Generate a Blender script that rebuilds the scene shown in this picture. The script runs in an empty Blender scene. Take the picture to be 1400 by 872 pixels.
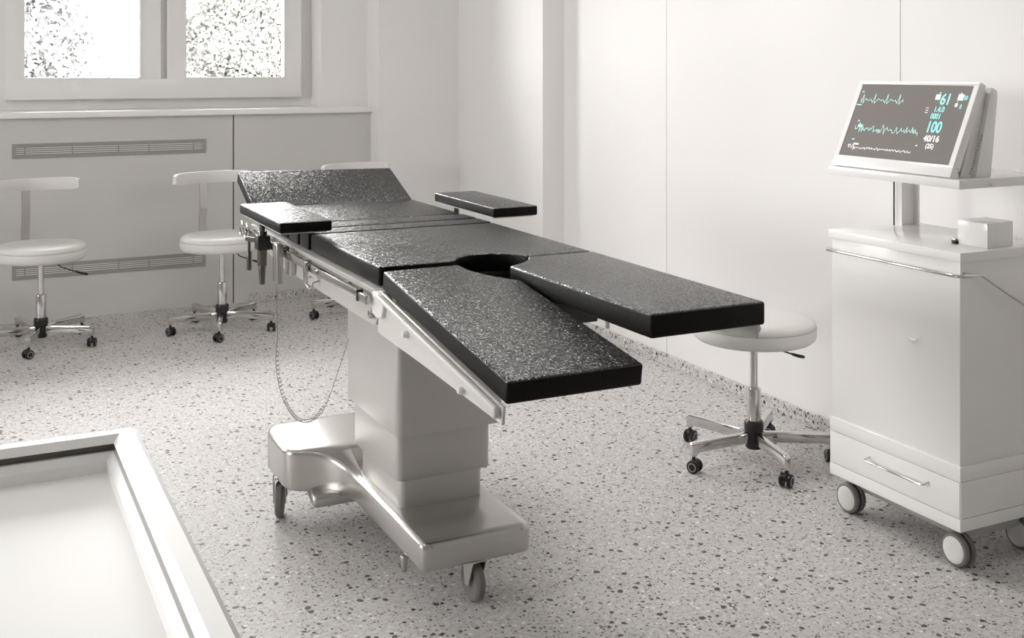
import bpy, bmesh, math, random
from mathutils import Vector, Matrix
random.seed(7)
S = bpy.context.scene
COL = S.collection
PI = math.pi

# ------------------------------------------------------------------ materials
def nodes(name):
    m = bpy.data.materials.new(name); m.use_nodes = True
    nt = m.node_tree; b = nt.nodes['Principled BSDF']
    return m, nt, b

def mat(name, col, rough=.5, metal=0., bump=0., bscale=200., spec=None, coat=0., emit=None, estr=0., var=0., vscale=3.):
    m, nt, b = nodes(name)
    c = (*col, 1) if len(col) == 3 else col
    b.inputs['Base Color'].default_value = c
    b.inputs['Roughness'].default_value = rough
    b.inputs['Metallic'].default_value = metal
    if spec is not None: b.inputs['Specular IOR Level'].default_value = spec
    if coat: b.inputs['Coat Weight'].default_value = coat; b.inputs['Coat Roughness'].default_value = .12
    if emit: b.inputs['Emission Color'].default_value = (*emit, 1); b.inputs['Emission Strength'].default_value = estr
    tc = nt.nodes.new('ShaderNodeTexCoord')
    n = nt.nodes.new('ShaderNodeTexNoise'); n.inputs['Scale'].default_value = vscale; n.inputs['Detail'].default_value = 3
    nt.links.new(tc.outputs['Object'], n.inputs['Vector'])
    if var:
        r = nt.nodes.new('ShaderNodeMapRange'); r.inputs[3].default_value = 1 - var; r.inputs[4].default_value = 1 + var
        mx = nt.nodes.new('ShaderNodeVectorMath'); mx.operation = 'SCALE'; mx.inputs[0].default_value = c[:3]
        nt.links.new(n.outputs['Fac'], r.inputs[0]); nt.links.new(r.outputs[0], mx.inputs['Scale'])
        nt.links.new(mx.outputs[0], b.inputs['Base Color'])
    if bump:
        n2 = nt.nodes.new('ShaderNodeTexNoise'); n2.inputs['Scale'].default_value = bscale; n2.inputs['Detail'].default_value = 2
        nt.links.new(tc.outputs['Object'], n2.inputs['Vector'])
        bp = nt.nodes.new('ShaderNodeBump'); bp.inputs['Strength'].default_value = bump; bp.inputs['Distance'].default_value = .002
        nt.links.new(n2.outputs['Fac'], bp.inputs['Height']); nt.links.new(bp.outputs[0], b.inputs['Normal'])
    return m

M = {}
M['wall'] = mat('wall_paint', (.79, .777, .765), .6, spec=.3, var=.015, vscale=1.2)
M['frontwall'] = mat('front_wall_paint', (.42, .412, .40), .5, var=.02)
M['panel'] = mat('panel_paint', (.585, .573, .556), .4, var=.01)
M['ceiling'] = mat('ceiling_paint', (.66, .66, .65), .8)
M['trimwhite'] = mat('window_lacquer', (.80, .79, .775), .35)
M['sill'] = mat('sill_lacquer', (.84, .83, .81), .3)
M['groove'] = mat('groove_shadow_gap', (.05, .045, .04), .8)
M['vent'] = mat('vent_paint', (.31, .30, .285), .5)
M['ventdark'] = mat('vent_duct', (.24, .235, .22), .8)
M['slat'] = mat('vent_slat', (.66, .65, .61), .45)
M['white'] = mat('white_lacquer', (.88, .868, .858), .22, coat=.3)
M['whitesatin'] = mat('white_enamel', (.80, .785, .765), .38)
M['frame'] = mat('frame_enamel', (.50, .485, .46), .35)
M['carrier'] = mat('carrier_enamel', (.64, .625, .60), .35)
M['traywhite'] = mat('tray_enamel', (.90, .895, .885), .45)
M['traydark'] = mat('tray_undercut_shade', (.09, .085, .075), .6)  # shade of the undercut below the tray rim, put into the colour
M['seat'] = mat('seat_vinyl', (.70, .69, .665), .42, bump=.05, bscale=500)
M['chrome'] = mat('chrome', (.66, .65, .63), .12, 1.)
M['chromes'] = mat('satin_chrome', (.50, .485, .465), .26, 1.)
M['steel'] = mat('satin_steel', (.55, .535, .51), .36, .4, var=.04, vscale=6)
M['steelbase'] = mat('polished_steel', (.56, .545, .52), .27, .9, var=.03, vscale=5)
M['darkmetal'] = mat('dark_steel', (.13, .12, .11), .32, .9)
M['black'] = mat('black_plastic', (.012, .011, .010), .35)
M['rubber'] = mat('grey_rubber', (.17, .165, .155), .5)
M['hub'] = mat('castor_disc', (.72, .715, .70), .35)
M['edgeshade'] = mat('edge_shade_grey', (.22, .21, .20), .4)  # grey that carries the shade of the tray's outer side
M['cord'] = mat('cord_plastic', (.24, .235, .22), .4)
M['pan'] = mat('undertray_paint', (.42, .42, .40), .5)
M['ground'] = mat('ground_paving', (.22, .21, .20), .9, var=.2)
M['lamp'] = mat('lamp_diffuser', (.9, .9, .9), .5, emit=(1, .985, .96), estr=9.)

def leather():
    # grained vinyl: every grain of the embossing faces its own way
    m, nt, b = nodes('black_upholstery')
    b.inputs['Base Color'].default_value = (.005, .0045, .004, 1)
    b.inputs['Roughness'].default_value = .28
    b.inputs['Specular IOR Level'].default_value = 1.0
    L = nt.links.new
    tc = nt.nodes.new('ShaderNodeTexCoord'); ge = nt.nodes.new('ShaderNodeNewGeometry')
    cur = ge.outputs['Normal']
    for sc, k in ((270, .55), (520, .35)):
        v = nt.nodes.new('ShaderNodeTexVoronoi'); v.inputs['Scale'].default_value = sc
        L(tc.outputs['Object'], v.inputs['Vector'])
        ma = nt.nodes.new('ShaderNodeVectorMath'); ma.operation = 'MULTIPLY_ADD'
        ma.inputs[1].default_value = (k, k, k)
        su = nt.nodes.new('ShaderNodeVectorMath'); su.operation = 'SUBTRACT'; su.inputs[1].default_value = (.5, .5, .5)
        L(v.outputs['Color'], su.inputs[0]); L(su.outputs[0], ma.inputs[0]); L(cur, ma.inputs[2])
        cur = ma.outputs[0]
    no = nt.nodes.new('ShaderNodeVectorMath'); no.operation = 'NORMALIZE'; L(cur, no.inputs[0])
    L(no.outputs[0], b.inputs['Normal'])
    return m
M['leather'] = leather()
M['leather_side'] = mat('black_vinyl_border', (.005, .0045, .004), .38, bump=.35, bscale=500, spec=.16)
def two_tone(o):
    # grained top panel, plain border strip
    o.data.materials.append(M['leather_side'])
    for p in o.data.polygons: p.material_index = 0 if p.normal.z > .55 else 1
    return o

def terrazzo():
    m, nt, b = nodes('terrazzo')
    L = nt.links.new
    tc = nt.nodes.new('ShaderNodeTexCoord')
    wn = nt.nodes.new('ShaderNodeTexNoise'); wn.inputs['Scale'].default_value = 45; wn.inputs['Detail'].default_value = 2
    L(tc.outputs['Object'], wn.inputs['Vector'])
    sc = nt.nodes.new('ShaderNodeVectorMath'); sc.operation = 'MULTIPLY_ADD'
    sc.inputs[1].default_value = (.016, .016, .016)
    L(wn.outputs['Color'], sc.inputs[0]); L(tc.outputs['Object'], sc.inputs[2])
    # base tone with broad clouding
    bn = nt.nodes.new('ShaderNodeTexNoise'); bn.inputs['Scale'].default_value = 60; bn.inputs['Detail'].default_value = 4
    L(tc.outputs['Object'], bn.inputs['Vector'])
    cr = nt.nodes.new('ShaderNodeValToRGB')
    cr.color_ramp.elements[0].position = .3; cr.color_ramp.elements[0].color = (.47, .452, .444, 1)
    cr.color_ramp.elements[1].position = .7; cr.color_ramp.elements[1].color = (.66, .642, .632, 1)
    L(bn.outputs['Fac'], cr.inputs[0])
    cur = cr.outputs[0]
    for scale, prob, thr, cols in ((42, .30, .42, ((.03, .024, .022), (.17, .15, .145))),
                                   (85, .38, .44, ((.035, .03, .028), (.24, .22, .21))),
                                   (170, .32, .46, ((.06, .052, .05), (.32, .30, .29))),
                                   (70, .12, .45, ((.74, .72, .71), (.84, .82, .81)))):
        mp = nt.nodes.new('ShaderNodeMapping'); mp.inputs['Location'].default_value = (scale * .37, scale * .11, 0)
        L(sc.outputs[0], mp.inputs['Vector'])
        v = nt.nodes.new('ShaderNodeTexVoronoi'); v.inputs['Scale'].default_value = scale
        L(mp.outputs[0], v.inputs['Vector'])
        sep = nt.nodes.new('ShaderNodeSeparateColor'); L(v.outputs['Color'], sep.inputs[0])
        # radius varies with the cell
        mr = nt.nodes.new('ShaderNodeMapRange'); mr.inputs[1].default_value = 0; mr.inputs[2].default_value = 1
        mr.inputs[3].default_value = thr * .35; mr.inputs[4].default_value = thr
        L(sep.outputs[1], mr.inputs[0])
        lt = nt.nodes.new('ShaderNodeMath'); lt.operation = 'LESS_THAN'; L(v.outputs['Distance'], lt.inputs[0]); L(mr.outputs[0], lt.inputs[1])
        pr = nt.nodes.new('ShaderNodeMath'); pr.operation = 'LESS_THAN'; L(sep.outputs[0], pr.inputs[0]); pr.inputs[1].default_value = prob
        mu = nt.nodes.new('ShaderNodeMath'); mu.operation = 'MULTIPLY'; L(lt.outputs[0], mu.inputs[0]); L(pr.outputs[0], mu.inputs[1])
        cc = nt.nodes.new('ShaderNodeMix'); cc.data_type = 'RGBA'
        cc.inputs[6].default_value = (*cols[0], 1); cc.inputs[7].default_value = (*cols[1], 1); L(sep.outputs[2], cc.inputs[0])
        mx = nt.nodes.new('ShaderNodeMix'); mx.data_type = 'RGBA'
        L(mu.outputs[0], mx.inputs[0]); L(cur, mx.inputs[6]); L(cc.outputs[2], mx.inputs[7])
        cur = mx.outputs[2]
    L(cur, b.inputs['Base Color'])
    b.inputs['Roughness'].default_value = .55; b.inputs['Specular IOR Level'].default_value = .35
    return m
M['terrazzo'] = terrazzo()

def glass():
    m = bpy.data.materials.new('window_glass'); m.use_nodes = True; nt = m.node_tree; nt.nodes.clear()
    o = nt.nodes.new('ShaderNodeOutputMaterial'); t = nt.nodes.new('ShaderNodeBsdfTransparent'); g = nt.nodes.new('ShaderNodeBsdfGlossy')
    g.inputs['Roughness'].default_value = .02
    f = nt.nodes.new('ShaderNodeFresnel'); f.inputs['IOR'].default_value = 1.3; x = nt.nodes.new('ShaderNodeMixShader')
    nt.links.new(f.outputs[0], x.inputs[0]); nt.links.new(t.outputs[0], x.inputs[1]); nt.links.new(g.outputs[0], x.inputs[2])
    nt.links.new(x.outputs[0], o.inputs[0]); return m
M['glass'] = glass()

def leafmat(name, c1, c2):
    m, nt, b = nodes(name)
    g = nt.nodes.new('ShaderNodeNewGeometry')
    cr = nt.nodes.new('ShaderNodeValToRGB'); cr.color_ramp.elements[0].color = (*c1, 1); cr.color_ramp.elements[1].color = (*c2, 1)
    nt.links.new(g.outputs['Random Per Island'], cr.inputs[0]); nt.links.new(cr.outputs[0], b.inputs['Base Color'])
    b.inputs['Roughness'].default_value = .6
    return m
M['leaf'] = leafmat('leaf_grey_green', (.15, .156, .154), (.23, .233, .23))
M['leaf2'] = leafmat('leaf_olive', (.15, .155, .144), (.26, .258, .242))
M['bark'] = mat('bark', (.10, .095, .088), .8, var=.2, vscale=8)
M['screen'] = mat('screen_glass', (.10, .092, .085), .12, spec=.6, emit=(.62, .56, .52), estr=.20)  # faint grey glow stands in for the room reflected on the screen
M['cyan'] = mat('screen_cyan', (.1, .3, .3), .4, emit=(.30, .93, .86), estr=.95)
M['mint'] = mat('screen_mint', (.1, .3, .3), .4, emit=(.62, .95, .86), estr=.85)
M['swhite'] = mat('screen_white', (.3, .3, .3), .4, emit=(1, 1, .98), estr=1.0)

# ------------------------------------------------------------------ mesh builder
class MB:
    def __init__(s): s.bm = bmesh.new()
    def box(s, x0, x1, y0, y1, z0, z1, bev=0., seg=2, mi=0):
        b = bmesh.new()
        bmesh.ops.create_cube(b, size=1)
        for v in b.verts: v.co = Vector(((x0 + x1) / 2 + v.co.x * (x1 - x0), (y0 + y1) / 2 + v.co.y * (y1 - y0), (z0 + z1) / 2 + v.co.z * (z1 - z0)))
        if bev: bmesh.ops.bevel(b, geom=b.edges[:], offset=bev, segments=seg, profile=.5, affect='EDGES')
        return s.add(b, mi)
    def prism(s, pts, a0, a1, axis='z', bev=0., seg=2, mi=0, side=True, mtx=None):
        b = bmesh.new()
        def P(p, a):
            return Vector((p[0], p[1], a)) if axis == 'z' else Vector((p[0], a, p[1])) if axis == 'y' else Vector((a, p[0], p[1]))
        lo = [b.verts.new(P(p, a0)) for p in pts]; hi = [b.verts.new(P(p, a1)) for p in pts]
        n = len(pts)
        b.faces.new(lo[::-1]); b.faces.new(hi)
        for i in range(n): b.faces.new((lo[i], lo[(i + 1) % n], hi[(i + 1) % n], hi[i]))
        bmesh.ops.recalc_face_normals(b, faces=b.faces[:])
        if bev:
            ed = [e for e in b.edges if len(e.link_faces) == 2 and e.calc_face_angle(0) > (.6 if side else 1.2)]
            bmesh.ops.bevel(b, geom=ed, offset=bev, segments=seg, profile=.5, affect='EDGES', clamp_overlap=True)
        if mtx: b.transform(mtx)
        return s.add(b, mi)
    def cyl(s, p, q, r, r2=None, n=20, bev=0., mi=0):
        p = Vector(p); q = Vector(q); d = q - p; r2 = r if r2 is None else r2
        b = bmesh.new()
        bmesh.ops.create_cone(b, cap_ends=True, segments=n, radius1=r, radius2=r2, depth=d.length)
        if bev:
            ed = [e for e in b.edges if e.calc_face_angle(0) > 1.2]
            bmesh.ops.bevel(b, geom=ed, offset=bev, segments=2, profile=.5, affect='EDGES')
        b.transform(Matrix.Translation((p + q) / 2) @ d.to_track_quat('Z', 'Y').to_matrix().to_4x4())
        return s.add(b, mi)
    def lathe(s, prof, n=40, mtx=None, mi=0):
        b = bmesh.new(); rings = []
        for r, z in prof:
            if r < 1e-6: rings.append([b.verts.new((0, 0, z))])
            else: rings.append([b.verts.new((r * math.cos(2 * PI * k / n), r * math.sin(2 * PI * k / n), z)) for k in range(n)])
        for A, B in zip(rings, rings[1:]):
            for k in range(n):
                k2 = (k + 1) % n
                f = [A[k % len(A)], A[k2 % len(A)], B[k2 % len(B)], B[k % len(B)]]
                u = []
                for v in f:
                    if v not in u: u.append(v)
                if len(u) > 2: b.faces.new(u)
        bmesh.ops.recalc_face_normals(b, faces=b.faces[:])
        if mtx: b.transform(mtx)
        return s.add(b, mi)
    def tube(s, pts, r, n=8, closed=False, mi=0):
        b = bmesh.new(); pts = [Vector(p) for p in pts]; N = len(pts); rings = []; up = None
        for i, p in enumerate(pts):
            if closed: t = pts[(i + 1) % N] - pts[i - 1]
            else: t = pts[min(i + 1, N - 1)] - pts[max(i - 1, 0)]
            t.normalize()
            if up is None: up = Vector((0, 0, 1)) if abs(t.z) < .9 else Vector((1, 0, 0))
            a = up - t * up.dot(t); a.normalize(); c = t.cross(a); up = a
            rr = r[i] if isinstance(r, (list, tuple)) else r
            rings.append([b.verts.new(p + (a * math.cos(2 * PI * k / n) + c * math.sin(2 * PI * k / n)) * rr) for k in range(n)])
        for i in range(N if closed else N - 1):
            A, B = rings[i], rings[(i + 1) % N]
            for k in range(n): b.faces.new((A[k], A[(k + 1) % n], B[(k + 1) % n], B[k]))
        if not closed: b.faces.new(rings[0][::-1]); b.faces.new(rings[-1])
        bmesh.ops.recalc_face_normals(b, faces=b.faces[:])
        return s.add(b, mi)
    def quad(s, pts, mi=0):
        f = s.bm.faces.new([s.bm.verts.new(p) for p in pts]); f.material_index = mi; return s
    def add(s, b, mi=0):
        me = bpy.data.meshes.new('t')
        for f in b.faces: f.material_index = mi
        b.to_mesh(me); b.free(); s.bm.from_mesh(me); bpy.data.meshes.remove(me)
        return s
    def build(s, name, mats, parent=None, origin=None, flat=False, ang=40):
        me = bpy.data.meshes.new(name)
        if origin is not None: s.bm.transform(Matrix.Translation(-Vector(origin)))
        s.bm.to_mesh(me); s.bm.free()
        for m in (mats if isinstance(mats, (list, tuple)) else [mats]): me.materials.append(m)
        if not flat:
            me.polygons.foreach_set('use_smooth', [True] * len(me.polygons)); me.set_sharp_from_angle(angle=math.radians(ang))
        o = bpy.data.objects.new(name, me); COL.objects.link(o)
        if origin is not None: o.location = origin
        if parent is not None:
            o.parent = parent
            if origin is not None: o.location = Vector(origin)
        return o

def empty(name, loc, label, cat, group=None, rz=0):
    o = bpy.data.objects.new(name, None); COL.objects.link(o); o.empty_display_size = .1
    o.location = loc; o.rotation_euler = (0, 0, rz)
    return tag(o, label, cat, group)
def tag(o, label, cat, group=None):
    o['label'] = label; o['category'] = cat
    if group: o['group'] = group
    return o
def struct(o): o['kind'] = 'structure'; return o
def lab(o, t): o['label'] = t; return o
def shift(root):
    # parts were modelled in room coordinates: bring them into the frame of their thing
    def rec(o):
        for c in o.children:
            c.matrix_parent_inverse = Matrix.Identity(4)
            rec(c)
    inv = Matrix.Translation(-Vector(root.location))
    def alld(o):
        for c in o.children:
            yield c
            yield from alld(c)
    for c in alld(root): c.data.transform(inv)

# ------------------------------------------------------------------ camera
f = 1540.; H = 92.; cam_h = 1.55
cd = bpy.data.cameras.new('camera'); cam = bpy.data.objects.new('camera', cd); COL.objects.link(cam)
th = math.atan((700 + 60) / f)
cam.location = (0, 0, cam_h); cam.rotation_euler = (PI / 2, 0, -th)
cd.sensor_width = 36; cd.lens = f / 1400 * 36; cd.shift_y = (H - 436) / 1400; cd.clip_start = .05; cd.clip_end = 500
S.camera = cam

# ------------------------------------------------------------------ room shell
XL, XR, YF, YB, ZC = -5.6, 3.325, -2.2, 7.76, 3.3
struct(MB().box(XL - .2, XR + .2, YF - .2, YB + .2, -.12, 0).build('floor', M['terrazzo'], flat=True))
struct(MB().box(XL - .2, XR + .2, YF - .2, YB + .2, ZC, ZC + .12).build('ceiling', M['ceiling'], flat=True))
# right wall in three panels divided by narrow joints
def Yjoint(u):   # joints stand where their pixel ray meets the wall
    d = Vector((math.sin(th), math.cos(th))) + Vector((math.cos(th), -math.sin(th))) * (u - 700) / f
    return XR / d.x * d.y
j1, j2 = Yjoint(911.5), Yjoint(1231)
w = MB()
w.box(XR + .006, XR + .2, YF - .2, YB + .2, 0, ZC)
for a, b_ in ((YF - .2, j2 - .0022), (j2 + .0022, j1 - .0022), (j1 + .0022, YB)): w.box(XR, XR + .006, a, b_, 0, ZC)
w.box(3.176, XR, 6.017, YB, 0, ZC)                      # boxed-out corner
struct(w.build('wall_right', M['wall'], flat=True))
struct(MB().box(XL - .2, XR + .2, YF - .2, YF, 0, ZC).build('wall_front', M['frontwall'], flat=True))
# left wall with window opening
wl = MB()
WY0, WY1, WZ0, WZ1 = 2.6, 5.0, 1.2, 2.9
wl.box(XL - .2, XL, YF, WY0, 0, ZC).box(XL - .2, XL, WY1, YB, 0, ZC).box(XL - .2, XL, WY0, WY1, 0, WZ0).box(XL - .2, XL, WY0, WY1, WZ1, ZC)
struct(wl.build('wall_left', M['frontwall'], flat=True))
# back wall: recess with two windows, parapet below, pillars beside
W1 = (.274, 2.161); W2 = (-2.35, -.46); W4 = (-5.0, -3.11); WB = 1.344; WT = 3.05
wb = MB()
xs = [XL, W4[0] + .05, W4[1] - .05, W2[0] + .05, W2[1] - .05, W1[0] + .05, W1[1] - .05, XR]
for i in (0, 2, 4, 6): wb.box(xs[i], xs[i + 1], YB, YB + .28, 0, ZC)
for i in (1, 3, 5):
    wb.box(xs[i], xs[i + 1], YB, YB + .28, 0, WB + .05); wb.box(xs[i], xs[i + 1], YB, YB + .28, WT - .05, ZC)
wb.box(2.247, 2.58, 7.51, YB, 0, ZC)                    # jamb beside the window
wb.box(2.58, 3.20, 7.28, YB, 0, ZC)                     # pillar in the corner
wb.box(XL, XR, 7.40, YB, 3.12, ZC)
struct(wb.build('wall_back', M['wall'], flat=True))
# parapet cladding below the sill (with the dark joint at x=1.633)
cl = MB()
cl.box(XL, 2.58, 7.462, YB, 0, 1.24)
cl.box(XL, 1.630, 7.445, 7.462, 0, 1.24, .001, 1)
cl.box(1.638, 2.580, 7.445, 7.462, 0, 1.24, .001, 1)
cl.box(1.630, 1.638, 7.456, 7.462, 0, 1.24, mi=1)
struct(cl.build('trim_1', [M['panel'], M['groove']], flat=True))
struct(MB().box(XL, 2.597, 7.405, YB, 1.24, 1.278, .004, 2).build('trim_2', M['sill']))
# terrazzo skirtings
sk = MB().box(1.735, 2.58, 7.425, 7.445, 0, .055, .002, 1); sk.box(2.58, 3.176, 7.26, 7.28, 0, .055, .002, 1)
struct(sk.build('baseboard_back', M['terrazzo'], flat=True))
sr = MB().box(XR - .016, XR, YF, 6.0, 0, .058, .002, 1).box(3.160, 3.176, 6.017, 7.28, 0, .058, .002, 1).box(3.160, XR, 6.001, 6.017, 0, .058, .002, 1)
struct(sr.build('baseboard_right', M['terrazzo'], flat=True))
struct(MB().box(XL, XL + .016, YF, 7.44, 0, .058, .002, 1).build('baseboard_left', M['terrazzo'], flat=True))

def window(name, X0, X1, mid=None):
    YFR = 7.70                                          # front plane of the frame
    root = bpy.data.objects.new(name, None); COL.objects.link(root); root['kind'] = 'structure'
    root.location = ((X0 + X1) / 2, YFR, WB)
    fr = MB()
    k = (X1 - X0) / 1.887
    gl1 = X0 + .112 * k; gr1 = X0 + .805 * k; st1 = X0 + .938 * k; st2 = X0 + .980 * k; gl2 = X0 + 1.103 * k; gr2 = X0 + 1.763 * k
    zb, zg, zt, zT = WB, 1.484, WT - .12, WT
    fr.box(X0, X1, YFR, YB + .05, zb, zg - .008, .003, 2).box(X0, X1, YFR, YB + .05, zt + .008, zT, .003, 2)
    fr.box(X0, gl1 - .012, YFR, YB + .05, zg - .01, zt + .01, .0, 1).box(gr2 + .012, X1, YFR, YB + .05, zg - .01, zt + .01)
    fr.box(gr1 + .012, st1, YFR, YB + .05, zg - .01, zt + .01).box(st2, gl2 - .012, YFR, YB + .05, zg - .01, zt + .01)
    fr.box(st1, st2, YFR + .045, YB + .05, zg - .01, zt + .01)
    fr.build('window_frame', M['trimwhite'], root)
    for a, b_ in ((gl1, gr1), (gl2, gr2)):
        bd = MB()
        bd.box(a - .012, a, YFR - .004, YFR + .06, zg - .012, zt + .012).box(b_, b_ + .012, YFR - .004, YFR + .06, zg - .012, zt + .012)
        bd.box(a, b_, YFR - .004, YFR + .06, zg - .012, zg).box(a, b_, YFR - .004, YFR + .06, zt, zt + .012)
        g = bd.build('glazing_bead', M['trimwhite'], root)
        MB().box(a - .004, b_ + .004, YFR + .045, YFR + .051, zg - .004, zt + .004).build('window_pane', M['glass'], root, flat=True)
    shift(root)
    return root
window('window_1', *W1); window('window_2', *W2); window('window_4', *W4)
# side window in the left wall
r3 = bpy.data.objects.new('window_3', None); COL.objects.link(r3); r3['kind'] = 'structure'; r3.location = (XL, (WY0 + WY1) / 2, WZ0)
fr = MB()
for a, b_ in ((WY0, WY0 + .1), ((WY0 + WY1) / 2 - .08, (WY0 + WY1) / 2 + .08), (WY1 - .1, WY1)): fr.box(XL - .1, XL + .02, a, b_, WZ0, WZ1)
fr.box(XL - .1, XL + .02, WY0, WY1, WZ0, WZ0 + .1).box(XL - .1, XL + .02, WY0, WY1, WZ1 - .1, WZ1)
fr.build('window_frame', M['trimwhite'], r3)
for a, b_ in ((WY0 + .1, (WY0 + WY1) / 2 - .08), ((WY0 + WY1) / 2 + .08, WY1 - .1)):
    MB().box(XL - .06, XL - .054, a, b_, WZ0 + .1, WZ1 - .1).build('window_pane', M['glass'], r3, flat=True)
shift(r3)

# ------------------------------------------------------------------ wall vents
def vent(z0, z1, label):
    Y = 7.445; x0, x1 = .303, 1.453
    t = empty('wall_vent', ((x0 + x1) / 2, Y, z0), label, 'vent', 'vents in the wall panel')
    fm = .020; m = MB()
    m.box(x0, x1, Y - .006, Y + .002, z0, z0 + fm, .001, 1).box(x0, x1, Y - .006, Y + .002, z1 - fm, z1, .001, 1)
    m.box(x0, x0 + .022, Y - .006, Y + .002, z0 + fm, z1 - fm).box(x1 - .022, x1, Y - .006, Y + .002, z0 + fm, z1 - fm)
    m.build('vent_frame', M['vent'], t)
    MB().box(x0 + .02, x1 - .02, Y - .0012, Y + .0006, z0 + fm - .002, z1 - fm + .002).build('duct_opening', M['ventdark'], t, flat=True)
    s = MB(); n = 4; a = z0 + fm; p = (z1 - z0 - 2 * fm) / n
    for i in range(n): s.box(x0 + .022, x1 - .022, Y - .0055, Y - .001, a + p * (i + .28), a + p * (i + .78))
    s.build('slat_panel', M['slat'], t)
    for xx in (.375, .645, .915, 1.10, 1.375): MB().box(xx - .004, xx + .004, Y - .0062, Y - .001, z0 + fm, z1 - fm).build('divider', M['vent'], t)
    shift(t)
vent(.996, 1.085, 'long grey slatted vent high on the panel, just under the window sill')
vent(.262, .350, 'long grey slatted vent low on the panel, behind the swivel chairs')

# ------------------------------------------------------------------ swivel chairs
def castor(parent, tx, ty, ang, bottom=.0):
    # twin wheel castor under an arm tip, modelled in the chair frame
    c, s = math.cos(ang), math.sin(ang)
    ox, oy = tx + c * .004, ty + s * .004
    st = MB().cyl((tx, ty, .048), (tx, ty, .066), .007, n=12)
    st.prism([(-.021, .030), (-.017, .046), (0, .053), (.017, .046), (.021, .030), (.010, .024), (-.010, .024)], -.009, .009, 'y', .002, 1,
             mtx=Matrix.Translation((ox, oy, 0)) @ Matrix.Rotation(ang, 4, 'Z'))
    cs = st.build('castor', M['black'], parent)
    for sd in (-1, 1):
        mtx = Matrix.Translation((ox - s * sd * .0165, oy + c * sd * .0165, .025)) @ Matrix.Rotation(ang, 4, 'Z') @ Matrix.Rotation(-PI / 2 * sd, 4, 'X')
        w = MB().lathe([(0, .0068), (.013, .0068), (.013, .0072), (.0165, .0072), (.0165, .0066), (.021, .0062), (.025, .003), (.025, -.004), (.022, -.007), (0, -.007)], 24, mtx)
        wo = w.build('wheel', [M['black'], M['chromes']], cs)
        for p in wo.data.polygons:
            rr = (mtx.inverted() @ p.center); q = math.hypot(rr.x, rr.y)
            if .013 < q < .0168 and rr.z > .006: p.material_index = 1

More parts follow.
